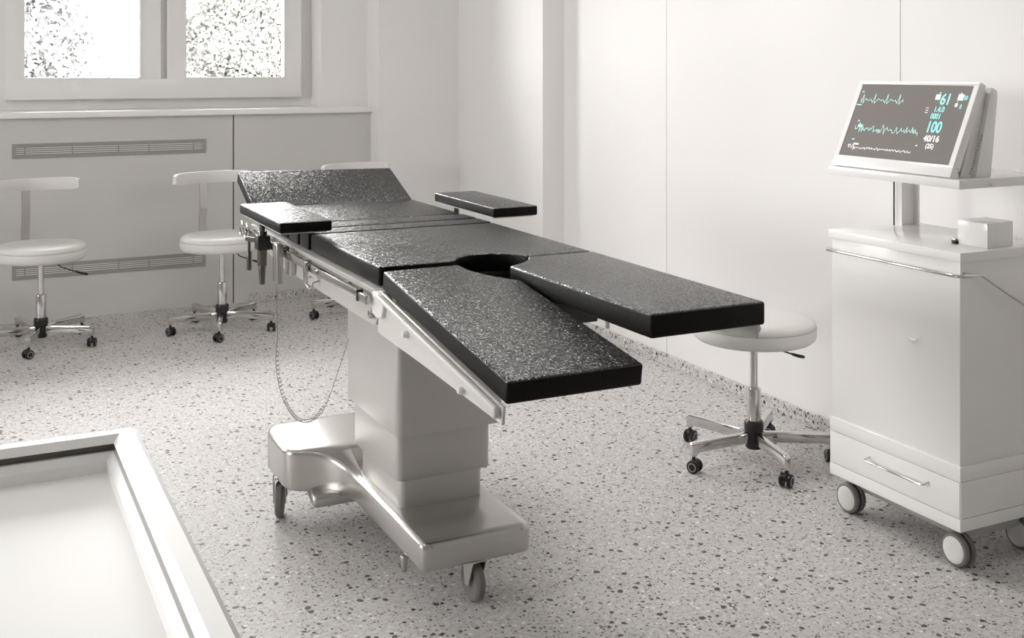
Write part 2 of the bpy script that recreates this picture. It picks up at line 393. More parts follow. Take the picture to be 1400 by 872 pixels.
def make_chair(label, group, name='swivel_chair', back=True, cat='chair'):
    t = empty(name, (0, 0, 0), label, cat, group)
    b = MB().lathe([(.0, .477), (.20, .477), (.225, .479), (.238, .490), (.242, .505), (.242, .527), (.240, .534)], 56)
    b.lathe([(.240, .534), (.2375, .5355), (.239, .538), (.236, .551), (.222, .562), (.19, .5665), (.12, .5685), (0, .569)], 56)
    b.build('seat', M['seat'], t, ang=60)
    MB().lathe([(.2385, .5345), (.2408, .5352), (.2408, .5368), (.2385, .5375)], 56).build('seat_crease_ring', M['pan'], t)  # darker grey ring along the seat crease
    MB().cyl((0, 0, .462), (0, 0, .478), .022, n=20).box(-.07, .07, -.05, .05, .470, .478).build('seat_mount', M['black'], t)
    MB().cyl((0, 0, .27), (0, 0, .47), .0155, n=24).build('gas_column', M['chrome'], t)
    MB().lathe([(0, .285), (.022, .285), (.0265, .283), (.0275, .279), (.0275, .15), (0, .15)], 28).build('column_sleeve', M['chrome'], t)
    MB().lathe([(0, .156), (.031, .156), (.037, .150), (.038, .143), (.038, .118), (.033, .105), (.033, .052), (.029, .045), (0, .045)], 28).build('hub', M['black'], t)
    for k in range(5):
        a = math.radians(39 + 72 * k); c, s = math.cos(a), math.sin(a); R = .30
        arm = MB()
        mt = Matrix.Rotation(a, 4, 'Z')
        arm.prism([(.028, .068), (.028, .112), (.10, .113), (R - .012, .116), (R + .006, .114), (R + .012, .106), (R + .012, .062), (R - .008, .062), (R - .018, .074), (.08, .071)], -.0115, .0115, 'y', .003, 2, mtx=mt)
        arm.build('base_arm', M['chrome'], t)
        castor(t, c * R, s * R, [2.3, .4, 5.2, 3.6, 1.2][k])
    lv = MB().tube([(.050, 0, .472), (.080, 0, .452), (.105, .0, .428), (.15, -.004, .409), (.185, -.008, .396)], .0032, 8)
    lo = lv.build('height_lever', M['black'], t)
    MB().tube([(.180, -.0075, .398), (.19, -.008, .3945), (.215, -.01, .386), (.243, -.011, .378), (.246, -.0112, .377)], [.0035, .006, .0068, .0068, .004], 10).build('lever_grip', M['black'], lo)
    if back:
        ph = math.radians(16)          # the sitter faces -Y turned this much to +X
        R0 = Matrix.Rotation(ph, 4, 'Z')
        # flat stem rising behind the seat
        st = MB()
        path = [(.08, .468), (.20, .466), (.232, .474), (.245, .498), (.247, .58), (.247, .63), (.238, .66), (.236, .70), (.240, .86)]
        b = bmesh.new(); rings = []
        for i, (y, z) in enumerate(path):
            p0 = path[max(i - 1, 0)]; p1 = path[min(i + 1, len(path) - 1)]
            dx, dz = p1[0] - p0[0], p1[1] - p0[1]; l = math.hypot(dx, dz); nx, nz = -dz / l * .0035, dx / l * .0035
            rings.append([b.verts.new(v) for v in ((-.023, y + nx, z + nz), (.023, y + nx, z + nz), (.023, y - nx, z - nz), (-.023, y - nx, z - nz))])
        for A, B in zip(rings, rings[1:]):
            for k in range(4): b.faces.new((A[k], A[(k + 1) % 4], B[(k + 1) % 4], B[k]))
        b.faces.new(rings[0]); b.faces.new(rings[-1]); bmesh.ops.recalc_face_normals(b, faces=b.faces[:]); b.transform(R0)
        st.add(b); st.build('back_stem', M['chromes'], t, ang=50)
        # curved backrest
        b = bmesh.new(); rings = []; N = 28; Rb = .34; half = math.radians(46)
        for i in range(N + 1):
            a = -half + 2 * half * i / N + math.radians(4)
            cx, cy = Rb * math.sin(a), .235 - Rb + Rb * math.cos(a)
            nx, ny = math.sin(a), math.cos(a)
            e = 1 - (abs(i - N / 2) / (N / 2)) ** 14 * .35
            ring = []
            for dn, z in ((-.014, .842), (-.017, .848), (-.017, .904), (-.014, .912), (.014, .912), (.018, .904), (.018, .848), (.014, .842)):
                zz = .877 + (z - .877) * e
                ring.append(b.verts.new((cx + nx * dn * e, cy + ny * dn * e, zz)))
            rings.append(ring)
        for A, B in zip(rings, rings[1:]):
            for k in range(8): b.faces.new((A[k], A[(k + 1) % 8], B[(k + 1) % 8], B[k]))
        b.faces.new(rings[0]); b.faces.new(rings[-1][::-1]); bmesh.ops.recalc_face_normals(b, faces=b.faces[:]); b.transform(R0)
        MB().add(b).build('backrest', M['seat'], t, ang=50)
    return t

def dup(root, loc, label, lift=(0, 0, 0)):
    def cp(o, parent):
        c = o.copy(); COL.objects.link(c)
        if parent: c.parent = parent
        for ch in o.children: cp(ch, c)
        return c
    r = cp(root, None); r.location = loc; r['label'] = label
    for c in r.children:
        if c.name.split('.')[0] in ('backrest', 'back_stem'): c.location = lift
    return r
ch = make_chair('white swivel chair with curved backrest at the left edge, before the vents', 'swivel chairs along the window wall')
ch.location = (.424, 6.80, 0)
dup(ch, (1.408, 6.72, 0), 'white swivel chair with curved backrest whose seat is just left of the table head', (0, 0, .008))
dup(ch, (2.275, 6.78, 0), 'white swivel chair almost hidden behind the black headrest, only rim and castors showing', (.045, .0, .020))
st = make_chair('white backless swivel stool on chrome star base beside the monitor trolley', None, 'swivel_stool', False, 'stool')
st.location = (2.832, 3.575, 0)

# ------------------------------------------------------------------ operating table
T = empty('operating_table', (1.338, 3.3, 0), 'black padded operating table on a steel pedestal with split leg rests', 'operating table')
ZT = 1.015
def part(mb, name, m, parent=T, **k): return mb.build(name, m, parent, **k)
# pads
def pad(name, pts, z0, z1, mtx=None, bev=.007): return two_tone(part(MB().prism(pts, z0, z1, 'z', bev, 3, mtx=mtx), name, M['leather']))
pad('seat_pad', [(1.018, 2.870), (1.222, 2.868), (1.244, 2.882), (1.272, 2.922), (1.318, 2.946), (1.375, 2.939), (1.425, 2.912), (1.448, 2.868), (1.456, 2.850), (1.662, 2.846), (1.662, 3.514), (1.018, 3.520)], ZT - .053, ZT)
pad('lumbar_pad', [(1.016, 3.539), (1.662, 3.534), (1.662, 3.636), (1.016, 3.641)], ZT - .053, ZT, bev=.0035)
pad('lumbar_pad', [(1.016, 3.662), (1.662, 3.657), (1.662, 3.773), (1.016, 3.778)], ZT - .053, ZT, bev=.0035)
pad('back_pad', [(1.018, 3.799), (1.662, 3.794), (1.662, 4.268), (1.018, 4.300)], ZT - .053, ZT)
# head rest tilted up
hr = Matrix.Translation((0, 4.272, ZT - .004)) @ Matrix.Rotation(math.radians(22.5), 4, 'X')
pad('head_pad', [(1.018, .02), (1.662, 0), (1.662, .292), (1.018, .315)], -.048, 0, mtx=hr)
part(MB().prism([(1.10, .05), (1.58, .05), (1.58, .24), (1.10, .24)], -.058, -.048, 'z', mtx=hr).cyl((1.22, 4.20, .93), (1.22, 4.36, .985), .012).cyl((1.46, 4.20, .93), (1.46, 4.36, .985), .012), 'headrest_support', M['steel'])
# leg rests
tiltL = Matrix.Translation((0, 2.802, ZT)) @ Matrix.Rotation(math.radians(8.0), 4, 'X')
pad('leg_pad', [(1.005, 0), (1.222, .004), (1.232, -.045), (1.258, -.092), (1.300, -.138), (1.330, -.158), (1.333, -.753), (1.005, -.753)], -.050, 0, mtx=tiltL)
pad('leg_pad', [(1.664, 2.838), (1.450, 2.838), (1.436, 2.804), (1.394, 2.762), (1.338, 2.726), (1.349, 2.053), (1.660, 2.053)], ZT - .054, ZT)
# leg rest carriers
def carrier(x, sgn, mtx):
    p = MB().prism([(.0, -.052), (.0, -.165), (-.02, -.165), (-.30, -.135), (-.752, -.092), (-.752, -.052)], x - .004, x + .004, 'x', .002, 1, mtx=mtx)
    p.prism([(1.03 if sgn > 0 else 1.37, -.20), (1.31 if sgn > 0 else 1.64, -.20), (1.31 if sgn > 0 else 1.64, -.72), (1.03 if sgn > 0 else 1.37, -.72)], -.060, -.051, 'z', .001, 1, mtx=mtx)
    po = part(p, 'leg_carrier', M['carrier'])
    o = x - .010 * sgn
    MB().prism([(-.02, -.056), (-.012, -.068), (-.742, -.082), (-.748, -.072), (-.742, -.056)], o - .010, o + .006, 'x', .005, 3, mtx=mtx).build('accessory_rail', M['carrier'], po)
    for y, z in ((-.215, -.082), (-.56, -.084)):
        c = mtx @ Vector((x - .006 * sgn, y, z - .012))
        MB().lathe([(0, .014), (.005, .013), (.008, .009), (.009, .004), (.009, -.004), (0, -.004)], 20, Matrix.Translation(c) @ Matrix.Rotation(-PI / 2 * sgn, 4, 'Y')).build('button', M['whitesatin'], po)
carrier(1.002, 1, tiltL)
carrier(1.664, -1, Matrix.Translation((0, 2.838, ZT - .002)))
# black box added below the seat opening to make its inside dark
part(MB().box(1.12, 1.54, 2.60, 3.02, .870, .932, .004, 2), 'dark_infill', M['black'])
# frame
fr = MB()
for x in (1.002, 1.668):
    fr.prism([(2.838, .955), (2.826, .938), (2.824, .885), (2.836, .868), (2.86, .862), (3.86, .868), (3.95, .885), (4.22, .925), (4.22, .957)], x - .005, x + .005, 'x', .002, 2)
fr.box(.996, 1.676, 2.965, 4.24, .952, .960, .002, 2).box(.996, 1.06, 2.84, 2.97, .952, .960, .002, 2).box(1.61, 1.676, 2.84, 2.97, .952, .960, .002, 2)
fr.box(1.03, 1.64, 3.03, 3.9, .905, .952, .004, 2)
part(fr, 'table_frame', M['frame'])
for x in (1.000, 1.670):
    hg = MB().prism([(2.838, .958), (2.838, .900), (2.80, .892), (2.765, .900), (2.752, .93), (2.772, .952), (2.80, .962)], x - .014, x + .020, 'x', .005, 3)
    part(hg, 'hinge', M['whitesatin'])
b1 = MB().cyl((.997, 2.853, .895), (.984, 2.853, .895), .0125, bev=.002, n=24); part(b1, 'bolt', M['chromes'])
# side rails with stand-offs
for x, s in ((.970, 1), (1.702, -1)):
    rl = MB().box(x - .006, x + .006, 2.895, 4.235, .927, .952, .0015, 2)
    rl.box(x + .004 * s - .004, x + .004 * s + .004, 2.895, 3.45, .934, .944)
    ro = part(rl, 'side_rail', M['chrome'])
    for y in (3.05, 3.45, 3.98, 4.18):
        a, c = sorted((x, x + .030 * s)); MB().box(a, c, y - .010, y + .010, .932, .948).build('spacer', M['chromes'], ro)
    MB().box(x - .008, x + .010, 2.886, 2.897, .924, .955, .001, 1).build('rail_collar', M['black'], ro)
    MB().box(x - .007, x + .008, 2.825, 2.886, .926, .950, .002, 2).build('rail_end', M['chromes'], ro)
# clip, rings and small fittings on the near rail
part(MB().prism([(3.352, .958), (3.372, .958), (3.378, .928), (3.368, .895), (3.352, .890), (3.344, .925)], .952, .962, 'x', .002, 2), 'rail_clip', M['chrome'])
part(MB().cyl((.964, 3.262, .940), (.955, 3.262, .940), .008, bev=.001), 'bolt', M['chrome'])
for u in (4.24, 4.165):
    pts = [(.962, u + .030 * math.cos(a), .945 + .026 * math.sin(a)) for a in [2 * PI * k / 28 for k in range(28)]]
    part(MB().tube(pts, .0040, 8, True).cyl((.962, u - .028, .945), (.985, u - .028, .942), .004), 'rail_ring', M['chrome'])
pts = [(.978, 3.40 + .040 * math.cos(a), .890 + .022 * math.sin(a)) for a in [PI + PI * k / 14 for k in range(15)]]
part(MB().tube(pts, .0025, 8).cyl((.978, 3.36, .89), (.998, 3.36, .895), .0025).cyl((.978, 3.44, .89), (.998, 3.44, .895), .0025), 'drip_loop', M['chromes'])
part(MB().prism([(3.60, .952), (3.70, .952), (3.70, .868), (3.67, .862), (3.62, .870)], .980, .996, 'x', .003, 2), 'frame_bracket', M['steel'])
# arm boards
def armboard(x0, x1, y0, y1, px, py, s):
    z = 1.07
    a = two_tone(part(MB().prism([(x0, y0), (x1, y0 + .0), (x1, y1), (x0, y1)], z - .033, z, 'z', .005, 3), 'arm_board', M['leather']))
    MB().box(x0 + .008, x1 - .008, y0 + .02, y1 - .02, z - .038, z - .0325).build('board_plate', M['whitesatin'], a)
    p = MB().cyl((px, py, z - .035), (px, py, .975), .0095).cyl((px, py, .980), (px, py, .86), .0165, bev=.002).cyl((px, py, .865), (px, py, .795), .0135, .0095, bev=.002)
    MB_ = p.build('support_post', M['darkmetal'], a)
    MB().box(px - .02, px + .022, py - .028, py + .028, .917, .966, .002, 2).build('rail_clamp', M['black'], a)
    k = MB().cyl((px - .03 * s, py + .10, .942), (px + .005, py + .028, .942), .0085).cyl((px - .024 * s, py + .09, .946), (px - .024 * s, py + .09, .895), .005).cyl((px - .024 * s, py + .09, .898), (px - .024 * s, py + .09, .832), .0088, bev=.002)
    k.build('clamp_lever', M['darkmetal'], a)
armboard(.893, 1.060, 3.425, 3.970, .955, 3.90, 1)
armboard(1.643, 1.812, 3.470, 4.000, 1.694, 3.905, -1)
# rod below the far leg rest
part(MB().cyl((1.69, 2.80, .945), (1.69, 2.80, .795), .006).box(1.682, 1.70, 2.79, 2.81, .93, .96), 'rail_pin', M['chromes'])
# telescopic column
def colbox(x0, x1, y0, y1, z0, z1, m='steel', r=.022):
    pts = []
    for cx, cy, a0 in ((x1 - r, y1 - r, 0), (x0 + r, y1 - r, 90), (x0 + r, y0 + r, 180), (x1 - r, y0 + r, 270)):
        for k in range(6):
            a = math.radians(a0 + 18 * k); pts.append((cx + r * math.cos(a), cy + r * math.sin(a)))
    return MB().prism(pts, z0, z1, 'z', .0025, 2, side=False)
CN = 'column_section'
part(colbox(1.200, 1.475, 3.195, 3.56, .214, .335), CN, M['steel'])
part(colbox(1.182, 1.492, 3.172, 3.585, .308, .50), CN, M['steel'])
part(colbox(1.162, 1.512, 3.120, 3.60, .458, .842), CN, M['steel'])
part(MB().box(1.140, 1.530, 2.99, 3.64, .847, .905, .003, 2), 'column_head', M['steel'])
part(MB().lathe([(0, .014), (.006, .012), (.0095, .006), (.0105, 0), (.008, -.004), (0, -.004)], 20, Matrix.Translation((1.160, 3.17, .805)) @ Matrix.Rotation(-PI / 2, 4, 'Y')), 'column_button', M['whitesatin'])
# base: spine and raised cross member with blended neck
def arc(cx, cy, r, a0, a1, n=8): return [(cx + r * math.cos(math.radians(a0 + (a1 - a0) * k / n)), cy + r * math.sin(math.radians(a0 + (a1 - a0) * k / n))) for k in range(n + 1)]
xc = 1.338
ST = [(2.932, .153, .218, .218, .016), (2.9345, .162, .218, .218, .009), (2.941, .1685, .218, .218, .003), (2.953, .173, .218, .218, 0), (3.20, .173, .218, .218, 0),
      (3.47, .173, .218, .218, 0), (3.51, .175, .220, .218, 0), (3.55, .181, .226, .218, 0), (3.585, .192, .236, .218, 0), (3.615, .207, .246, .218, 0),
      (3.640, .225, .254, .218, 0), (3.655, .240, .259, .218, 0), (3.661, .247, .260, .259, 0), (3.674, .266, .263, .263, 0), (3.685, .290, .265, .265, 0), (3.694, .314, .266, .266, 0),
      (3.706, .333, .267, .267, 0), (3.724, .346, .267, .267, 0), (3.75, .353, .267, .267, 0), (3.85, .354, .267, .267, 0), (3.94, .353, .267, .267, 0), (3.975, .344, .267, .267, 0),
      (4.00, .328, .267, .267, 0), (4.017, .306, .267, .267, .001), (4.027, .285, .267, .267, .005), (4.033, .262, .267, .267, .013)]
b_ = bmesh.new(); rings = []
for y, w_, zs, zi, ins in ST:
    r = .018; zb = .130 + ins; zs -= ins; zi -= ins; xi = .138
    h = [(0, zb), (w_ - r, zb)] + [(w_ - r + r * math.sin(a), zb + r - r * math.cos(a)) for a in (PI / 8, PI / 4, 3 * PI / 8, PI / 2)]
    h += [(w_, zs - r)] + [(w_ - r + r * math.cos(a), zs - r + r * math.sin(a)) for a in (PI / 8, PI / 4, 3 * PI / 8, PI / 2)]
    h += [(xi + .006, zs), (xi + .001, zs - min(.004, zs - zi)), (xi, zi), (0, zi)]
    ring = [(xc + x, y, z) for x, z in h] + [(xc - x, y, z) for x, z in reversed(h[1:-1])]
    rings.append([b_.verts.new(v) for v in ring])
for A, B in zip(rings, rings[1:]):
    for k in range(len(A)): b_.faces.new((A[k], A[(k + 1) % len(A)], B[(k + 1) % len(A)], B[k]))
b_.faces.new(rings[0]); b_.faces.new(rings[-1]); bmesh.ops.recalc_face_normals(b_, faces=b_.faces[:])
base = MB().add(b_)
low = [(1.05, 3.60), (1.62, 3.60), (1.60, 3.86), (1.08, 3.86)]
base.prism(low, .098, .14, 'z', .015, 3)
base.box(1.24, 1.44, 3.02, 3.7, .105, .135, .008, 2)
part(base, 'base', M['steelbase'], ang=50)
def tcastor(x, y, z0, ang, fender=True):
    D = .118; r = D / 2
    mtx = Matrix.Translation((x, y, r)) @ Matrix.Rotation(ang, 4, 'Z') @ Matrix.Rotation(PI / 2, 4, 'X')
    fk = MB()
    R0 = Matrix.Translation((x, y, 0)) @ Matrix.Rotation(ang, 4, 'Z')
    for sd in (-1, 1):
        fk.prism([(-.044, z0), (.030, z0), (.012, r - .012), (-.008, r - .012)], sd * .0205 - .0015, sd * .0205 + .0015, 'y', mtx=R0)
    fk.prism([(-.044, z0), (.030, z0), (.030, z0 - .006), (-.044, z0 - .006)], -.022, .022, 'y', mtx=R0)
    c = part(fk, 'castor', M['steelbase'])
    MB().lathe([(0, -.010), (.036, -.010), (.040, -.013), (r - .006, -.0135), (r, -.008), (r, .008), (r - .006, .0135), (.040, .013), (.036, .010), (0, .010)], 40, mtx).build('wheel', M['rubber'], c)
    if fender:
        MB().prism([(-.055, .175), (-.055, .165), (-.02, .06), (.0, .075), (.03, .13)], .023, .026, 'y', mtx=R0).build('brake_plate', M['chromes'], c)
tcastor(1.003, 3.845, .142, math.radians(250))
tcastor(1.673, 3.845, .142, math.radians(290))
tcastor(1.350, 2.990, .132, math.radians(93), False)
part(MB().prism([(3.055, .13), (3.085, .13), (3.080, .095), (3.06, .088)], 1.158, 1.172, 'x', .002, 2), 'brake_pedal', M['chromes'])
shift(T)

# hand control hanging on the rail with its coiled cord
hc = empty('hand_control', (.945, 3.74, .84), 'grey handset hung on the near side rail of the table with coiled cord', 'hand control')
MB().box(.938, .960, 3.635, 3.690, .842, .972, .004, 3).build('handset', M['chromes'], hc)
MB().box(.945, .982, 3.642, 3.684, .955, .9605, .001, 1).box(.978, .982, 3.642, 3.684, .935, .9605).build('hanger', M['darkmetal'], hc)
P = Vector
path = []
c0 = P((.946, 3.665, .842)); c1 = P((.955, 3.69, .655)); c2 = P((1.07, 3.68, .352)); c3 = P((1.158, 3.57, .64))
for k in range(10): path.append(c0.lerp(c1, k / 10))
def bez(a, b, c, d, t): return a * (1 - t) ** 3 + b * 3 * t * (1 - t) ** 2 + c * 3 * t * t * (1 - t) + d * t ** 3
N = 640; turns = 40
e1 = P((1.120, 3.63, .47))
for k in range(N + 1):
    t = k / N
    p = bez(c1, P((.95, 3.75, .43)), P((1.05, 3.70, .24)), e1, t)
    amp = .0052 * min(1, t * 12, (1 - t) * 12) * (0.75 if t < .1 else 1); a = t * turns * 2 * PI
    path.append(p + P((math.cos(a) * amp, math.sin(a) * amp * .3, math.sin(a) * amp)))
for k in range(1, 9): path.append(e1.lerp(c3 + P((.006, 0, .02)), k / 8))
MB().tube(path, .0011, 5).build('coiled_cord', M['cord'], hc)
shift(hc)

# ------------------------------------------------------------------ trolley
TR = empty('monitor_trolley', (2.93, 2.75, 0), 'white medical equipment trolley with one drawer, push rail and grey castors', 'trolley')
X0, X1, Y0, Y1 = 2.730, 3.135, 2.463, 3.030
def tp(mb, name, m, parent=TR, **k): return mb.build(name, m, parent, **k)
tp(MB().box(X0 + .006, X1 - .004, Y0 + .004, Y1 - .004, .30, .958, .002, 2), 'cabinet', M['white'])
lowb = MB().box(X0, X1, Y0 - .002, Y1, .290, .336, .0015, 2).box(X0 + .004, X1, Y0 - .002, Y1, .178, .289, .0015, 1).box(X0, X1, Y0 - .002, Y1, .138, .1765, .0015, 2)
tp(lowb, 'plinth', M['white'])
dr = tp(MB().box(X0, X0 + .02, Y0 + .0005, Y1 - .002, .1795, .2875, .001, 2), 'drawer', M['white'])
hp = [(X0, 2.585, .252), (X0 - .022, 2.585, .247), (X0 - .028, 2.594, .2455), (X0 - .028, 2.828, .2455), (X0 - .022, 2.838, .247), (X0, 2.838, .252)]
MB().tube(hp, .0032, 10).build('handle', M['chrome'], dr)
tp(MB().box(X0 - .002, X1 + .002, Y0 - .004, Y1 + .004, .958, .986, .0015, 2), 'worktop', M['white'])
# small crescent highlight on the panel, modelled as a white tube
pts = [(X0 + .001, 2.655 + .022 * math.cos(a), .693 + .010 * math.sin(a)) for a in [PI * 1.05 + PI * .75 * k / 10 for k in range(11)]]
tp(MB().tube(pts, .0028, 8), 'crescent_highlight', M['white'])
tp(MB().prism([(2.785, .137), (2.82, .078), (3.08, .078), (3.10, .137)], Y0 + .06, Y1 - .06, 'y', .004, 2), 'undertray', M['pan'])
rp = [(X0, 3.02, .922), (X0 - .022, 3.018, .922), (X0 - .034, 3.005, .921), (X0 - .034, 2.47, .921), (X0 - .031, 2.445, .921), (X0 - .015, 2.432, .921), (X0 + .052, 2.432, .921), (X0 + .062, 2.432, .918), (X0 + .245, 2.432, .812), (X0 + .40, 2.432, .72)]
rr = tp(MB().tube(rp, .0052, 12), 'push_rail', M['chrome'])
MB().cyl((X0 + .34, 2.432, .757), (X0 + .34, 2.466, .757), .009).cyl((X0 + .02, 2.432, .921), (X0 + .02, 2.466, .921), .005).build('rail_mount', M['chromes'], rr)
pc = MB().box(3.026, 3.106, 3.004, 3.010, .986, 1.18).box(3.022, 3.028, 2.985, 3.012, .986, 1.18).box(3.100, 3.108, 2.985, 3.012, .986, 1.18)
tp(pc, 'shelf_post', M['white'])
tp(MB().cyl((3.012, 3.012, .986), (3.012, 3.012, 1.18), .0028), 'cable', M['black'])
tp(MB().box(X0 - .002, X1 + .002, Y0, Y1 + .004, 1.179, 1.207, .0015, 2).cyl((2.86, 2.452, 1.19), (2.86, 2.464, 1.19), .004), 'monitor_shelf', M['white'])
def trc(x, y, ang=0):
    r = .0515
    fk = MB().box(x - .008, x + .008, y - .018, y + .018, .102, .139, .002, 1).cyl((x, y, .05), (x + .0, y, .11), .006)
    c = tp(fk, 'castor', M['chromes'])
    for sd in (-1, 1):
        mtx = Matrix.Translation((x + sd * .014, y, r)) @ Matrix.Rotation(ang, 4, 'Z') @ Matrix.Rotation(PI / 2 * sd, 4, 'Y')
        MB().lathe([(0, -.010), (r - .004, -.010), (r, -.006), (r, .004), (r - .004, .009), (r - .008, .010), (0, .010)], 44, mtx).build('tyre', M['rubber'], c)
        MB().lathe([(0, .0160), (.015, .0155), (.030, .0140), (.038, .0118), (.0415, .0095), (0, .0095)], 40, mtx).build('hub_cap', M['hub'], c)
for x, y in ((2.800, 2.530), (2.800, 3.000), (3.085, 2.530), (3.085, 3.000)): trc(x, y)
shift(TR)

# box and dial standing on the trolley
wb_ = MB().prism([(-.0, 0), (.118, 0), (.1265, .004), (.130, .014), (.130, .108), (0, .112)], 0, .078, 'z', .002, 2)
o = wb_.build('equipment_box', M['white']); o.location = (2.873, 2.484, .986); o.rotation_euler = (0, 0, math.radians(3))
o.data.transform(Matrix.Shear('XZ', 4, (0, 0)))
tag(o, 'small plain white box standing on the trolley top below the monitor shelf', 'box')
kn = empty('dial', (2.872, 2.605, .986), 'small black and chrome dial lying beside the white box on the trolley', 'dial')
MB().cyl((2.872, 2.605, .986), (2.872, 2.605, .998), .0145, bev=.001, n=28).build('dial_base', M['black'], kn)
MB().cyl((2.872, 2.605, .998), (2.872, 2.605, 1.004), .0135, .012, bev=.001, n=28).build('dial_cap', M['chrome'], kn)
shift(kn)

# ------------------------------------------------------------------ monitor
MO = empty('patient_monitor', (2.83, 2.755, 1.207), 'white tilted patient monitor with pale green and cyan vital sign traces', 'monitor')
MY0, MY1 = 2.500, 3.022
def mp_(mb, name, m, parent=MO, **k): return mb.build(name, m, parent, **k)
# front housing as ring around the screen: profile prisms
up_ = Vector((.110, 0, .242)).normalized(); nb = Vector((up_.z, 0, -up_.x))       # up the screen / into the housing
B0 = Vector((2.748, 0, 1.248)); SH = .266; SY0, SY1 = 2.522, 3.000
def pl(u, n): v = B0 + up_ * u + nb * n; return (v.x, v.z)
hs = MB()
hs.prism([pl(-.040, -.003), pl(-.001, -.003), pl(-.001, .012), pl(-.035, .045), pl(-.034, .010)][:4], MY0, MY1, 'y', .002, 2)
hs.prism([pl(SH + .001, -.003), pl(SH + .014, -.003), pl(SH + .014, .026), pl(SH + .001, .026)], MY0, MY1, 'y', .002, 2)
for a, b_ in ((MY0, SY0 - .001), (SY1 + .001, MY1)): hs.prism([pl(-.004, -.003), pl(SH + .004, -.003), pl(SH + .004, .026), pl(-.004, .026)], a, b_, 'y', .0015, 1)
hs.prism([pl(-.010, .006), pl(SH + .006, .006), pl(SH + .006, .026), pl(-.010, .03)], MY0 + .002, MY1 - .002, 'y')
mp_(hs, 'bezel', M['white'])
bk = MB().prism([(2.785, 1.2075), (2.80, 1.25), pl(SH + .008, .027), pl(SH + .008, .040), (2.858, 1.2075)], MY0 + .012, MY1 - .012, 'y', .001, 1)
mp_(bk, 'housing_core', M['whitesatin'])
bk = MB().prism([(2.838, 1.2075), pl(SH + .018, .046), pl(SH + .020, .072), pl(SH + .006, .082), (2.905, 1.2075)], MY0 - .002, MY1 + .002, 'y', .002, 2)
bo = mp_(bk, 'back_housing', M['white'])
vs = MB()
for k in range(16):
    c = Vector((0, 0, 0)); q = pl(.0 + k * .0085, .066); q2 = pl(.004 + k * .0085, .066); q3 = pl(.004 + k * .0085, .074); q4 = pl(.0 + k * .0085, .074)
    vs.prism([q, q2, q3, q4], MY0 - .0028, MY0 - .0015, 'y')
vs.build('vent_slots', M['vent'], bo)
def sp(s, t, n=-.0007):
    p = B0 + up_ * (SH * (1 - t)) + nb * n; return Vector((p.x, SY1 - (SY1 - SY0) * s, p.z))
sc = MB().quad([sp(0, 1, .0), sp(1, 1, .0), sp(1, 0, .0), sp(0, 0, .0)])
sc = MB().prism([pl(0, 0), pl(SH, 0), pl(SH, .004), pl(0, .004)], SY0, SY1, 'y')
screen = mp_(sc, 'screen', M['screen'], flat=True)
def ribbon(pts, wd, m, name='trace'):
    mb = MB()
    for (s0, t0), (s1, t1) in zip(pts, pts[1:]):
        a = sp(s0, t0); b = sp(s1, t1); d = (b - a); 
        if d.length < 1e-6: continue
        d.normalize(); sd = d.cross(nb).normalized() * wd / 2
        a2 = a - d * wd * .3; b2 = b + d * wd * .3
        mb.quad([a2 - sd, b2 - sd, b2 + sd, a2 + sd])
    return mb.build(name, m, screen, flat=True)
rnd = random.Random(3)
w1 = []
s = .03
w1 = [(.03, .20), (.035, .26), (.045, .14), (.055, .27), (.07, .20), (.085, .22)]
for c in (.155, .275, .39):
    w1 += [(c - .045, .225), (c - .03, .21), (c - .018, .235), (c - .008, .255), (c + .004, .13), (c + .012, .265), (c + .025, .235), (c + .04, .20)]
w1 += [(.435, .235)]
ribbon(w1, .0018, M['mint'])
w2 = []; n = 84
for k in range(n):
    t = k / (n - 1); a = .030 + .035 * math.exp(-((t - .42) / .10) ** 2) + .02 * math.exp(-((t - .9) / .1) ** 2) + (.03 if t < .18 else 0)
    w2.append((.06 + .60 * t, .615 + .02 * math.sin(k) + rnd.uniform(-a, a)))
ribbon(w2, .0017, M['mint'])
w3 = []
for k in range(90):
    t = k / 89; a = .018 + (.03 if t < .12 else 0); w3.append((.05 + .60 * t, .885 + rnd.uniform(-a, a)))
ribbon(w3, .0016, M['swhite'])
def block(s0, s1, t0, t1, m):
    MB().quad([sp(s0, t1), sp(s1, t1), sp(s1, t0), sp(s0, t0)]).build('indicator', m, screen, flat=True)
block(.0, .05, .283, .297, M['mint']); block(.015, .035, .10, .115, M['cyan'])
block(.712, .752, .115, .185, M['swhite']); block(.735, .747, .085, .105, M['cyan'])
block(.900, .945, .105, .185, M['swhite']); block(.915, .925, .085, .100, M['cyan'])
block(.895, .915, .225, .27, M['swhite']); block(.905, .912, .20, .212, M['cyan'])
for t in (.295, .325, .355): block(.66, .685, t, t + .007, M['swhite'])
block(.07, .085, .505, .525, M['mint']); block(.085, .13, .565, .60, M['mint']); block(.07, .095, .765, .78, M['mint']); block(.10, .15, .825, .845, M['swhite'])
block(.675, .688, .785, .80, M['swhite'])
def text(body, s, t, h, m, cond=.72, bold=.02):
    c = bpy.data.curves.new('txt', 'FONT'); c.body = body; c.align_x = 'CENTER'; c.align_y = 'CENTER'; c.offset = bold; c.size = 1
    o = bpy.data.objects.new('txt', c); COL.objects.link(o); bpy.context.view_layer.update()
    dg = bpy.context.evaluated_depsgraph_get(); me = bpy.data.meshes.new_from_object(o.evaluated_get(dg))
    COL.objects.unlink(o); bpy.data.objects.remove(o)
    sz = h * SH / .72
    right = Vector((0, -1, 0)); org = sp(s, t)
    zs = [v.co.y for v in me.vertices]; my = (min(zs) + max(zs)) / 2
    for v in me.vertices:
        v.co = org + right * (v.co.x * sz * cond) + up_ * ((v.co.y - my) * sz)
    me.materials.clear(); me.materials.append(m)
    ob = bpy.data.objects.new('readout', me); COL.objects.link(ob); ob.parent = screen
    return ob
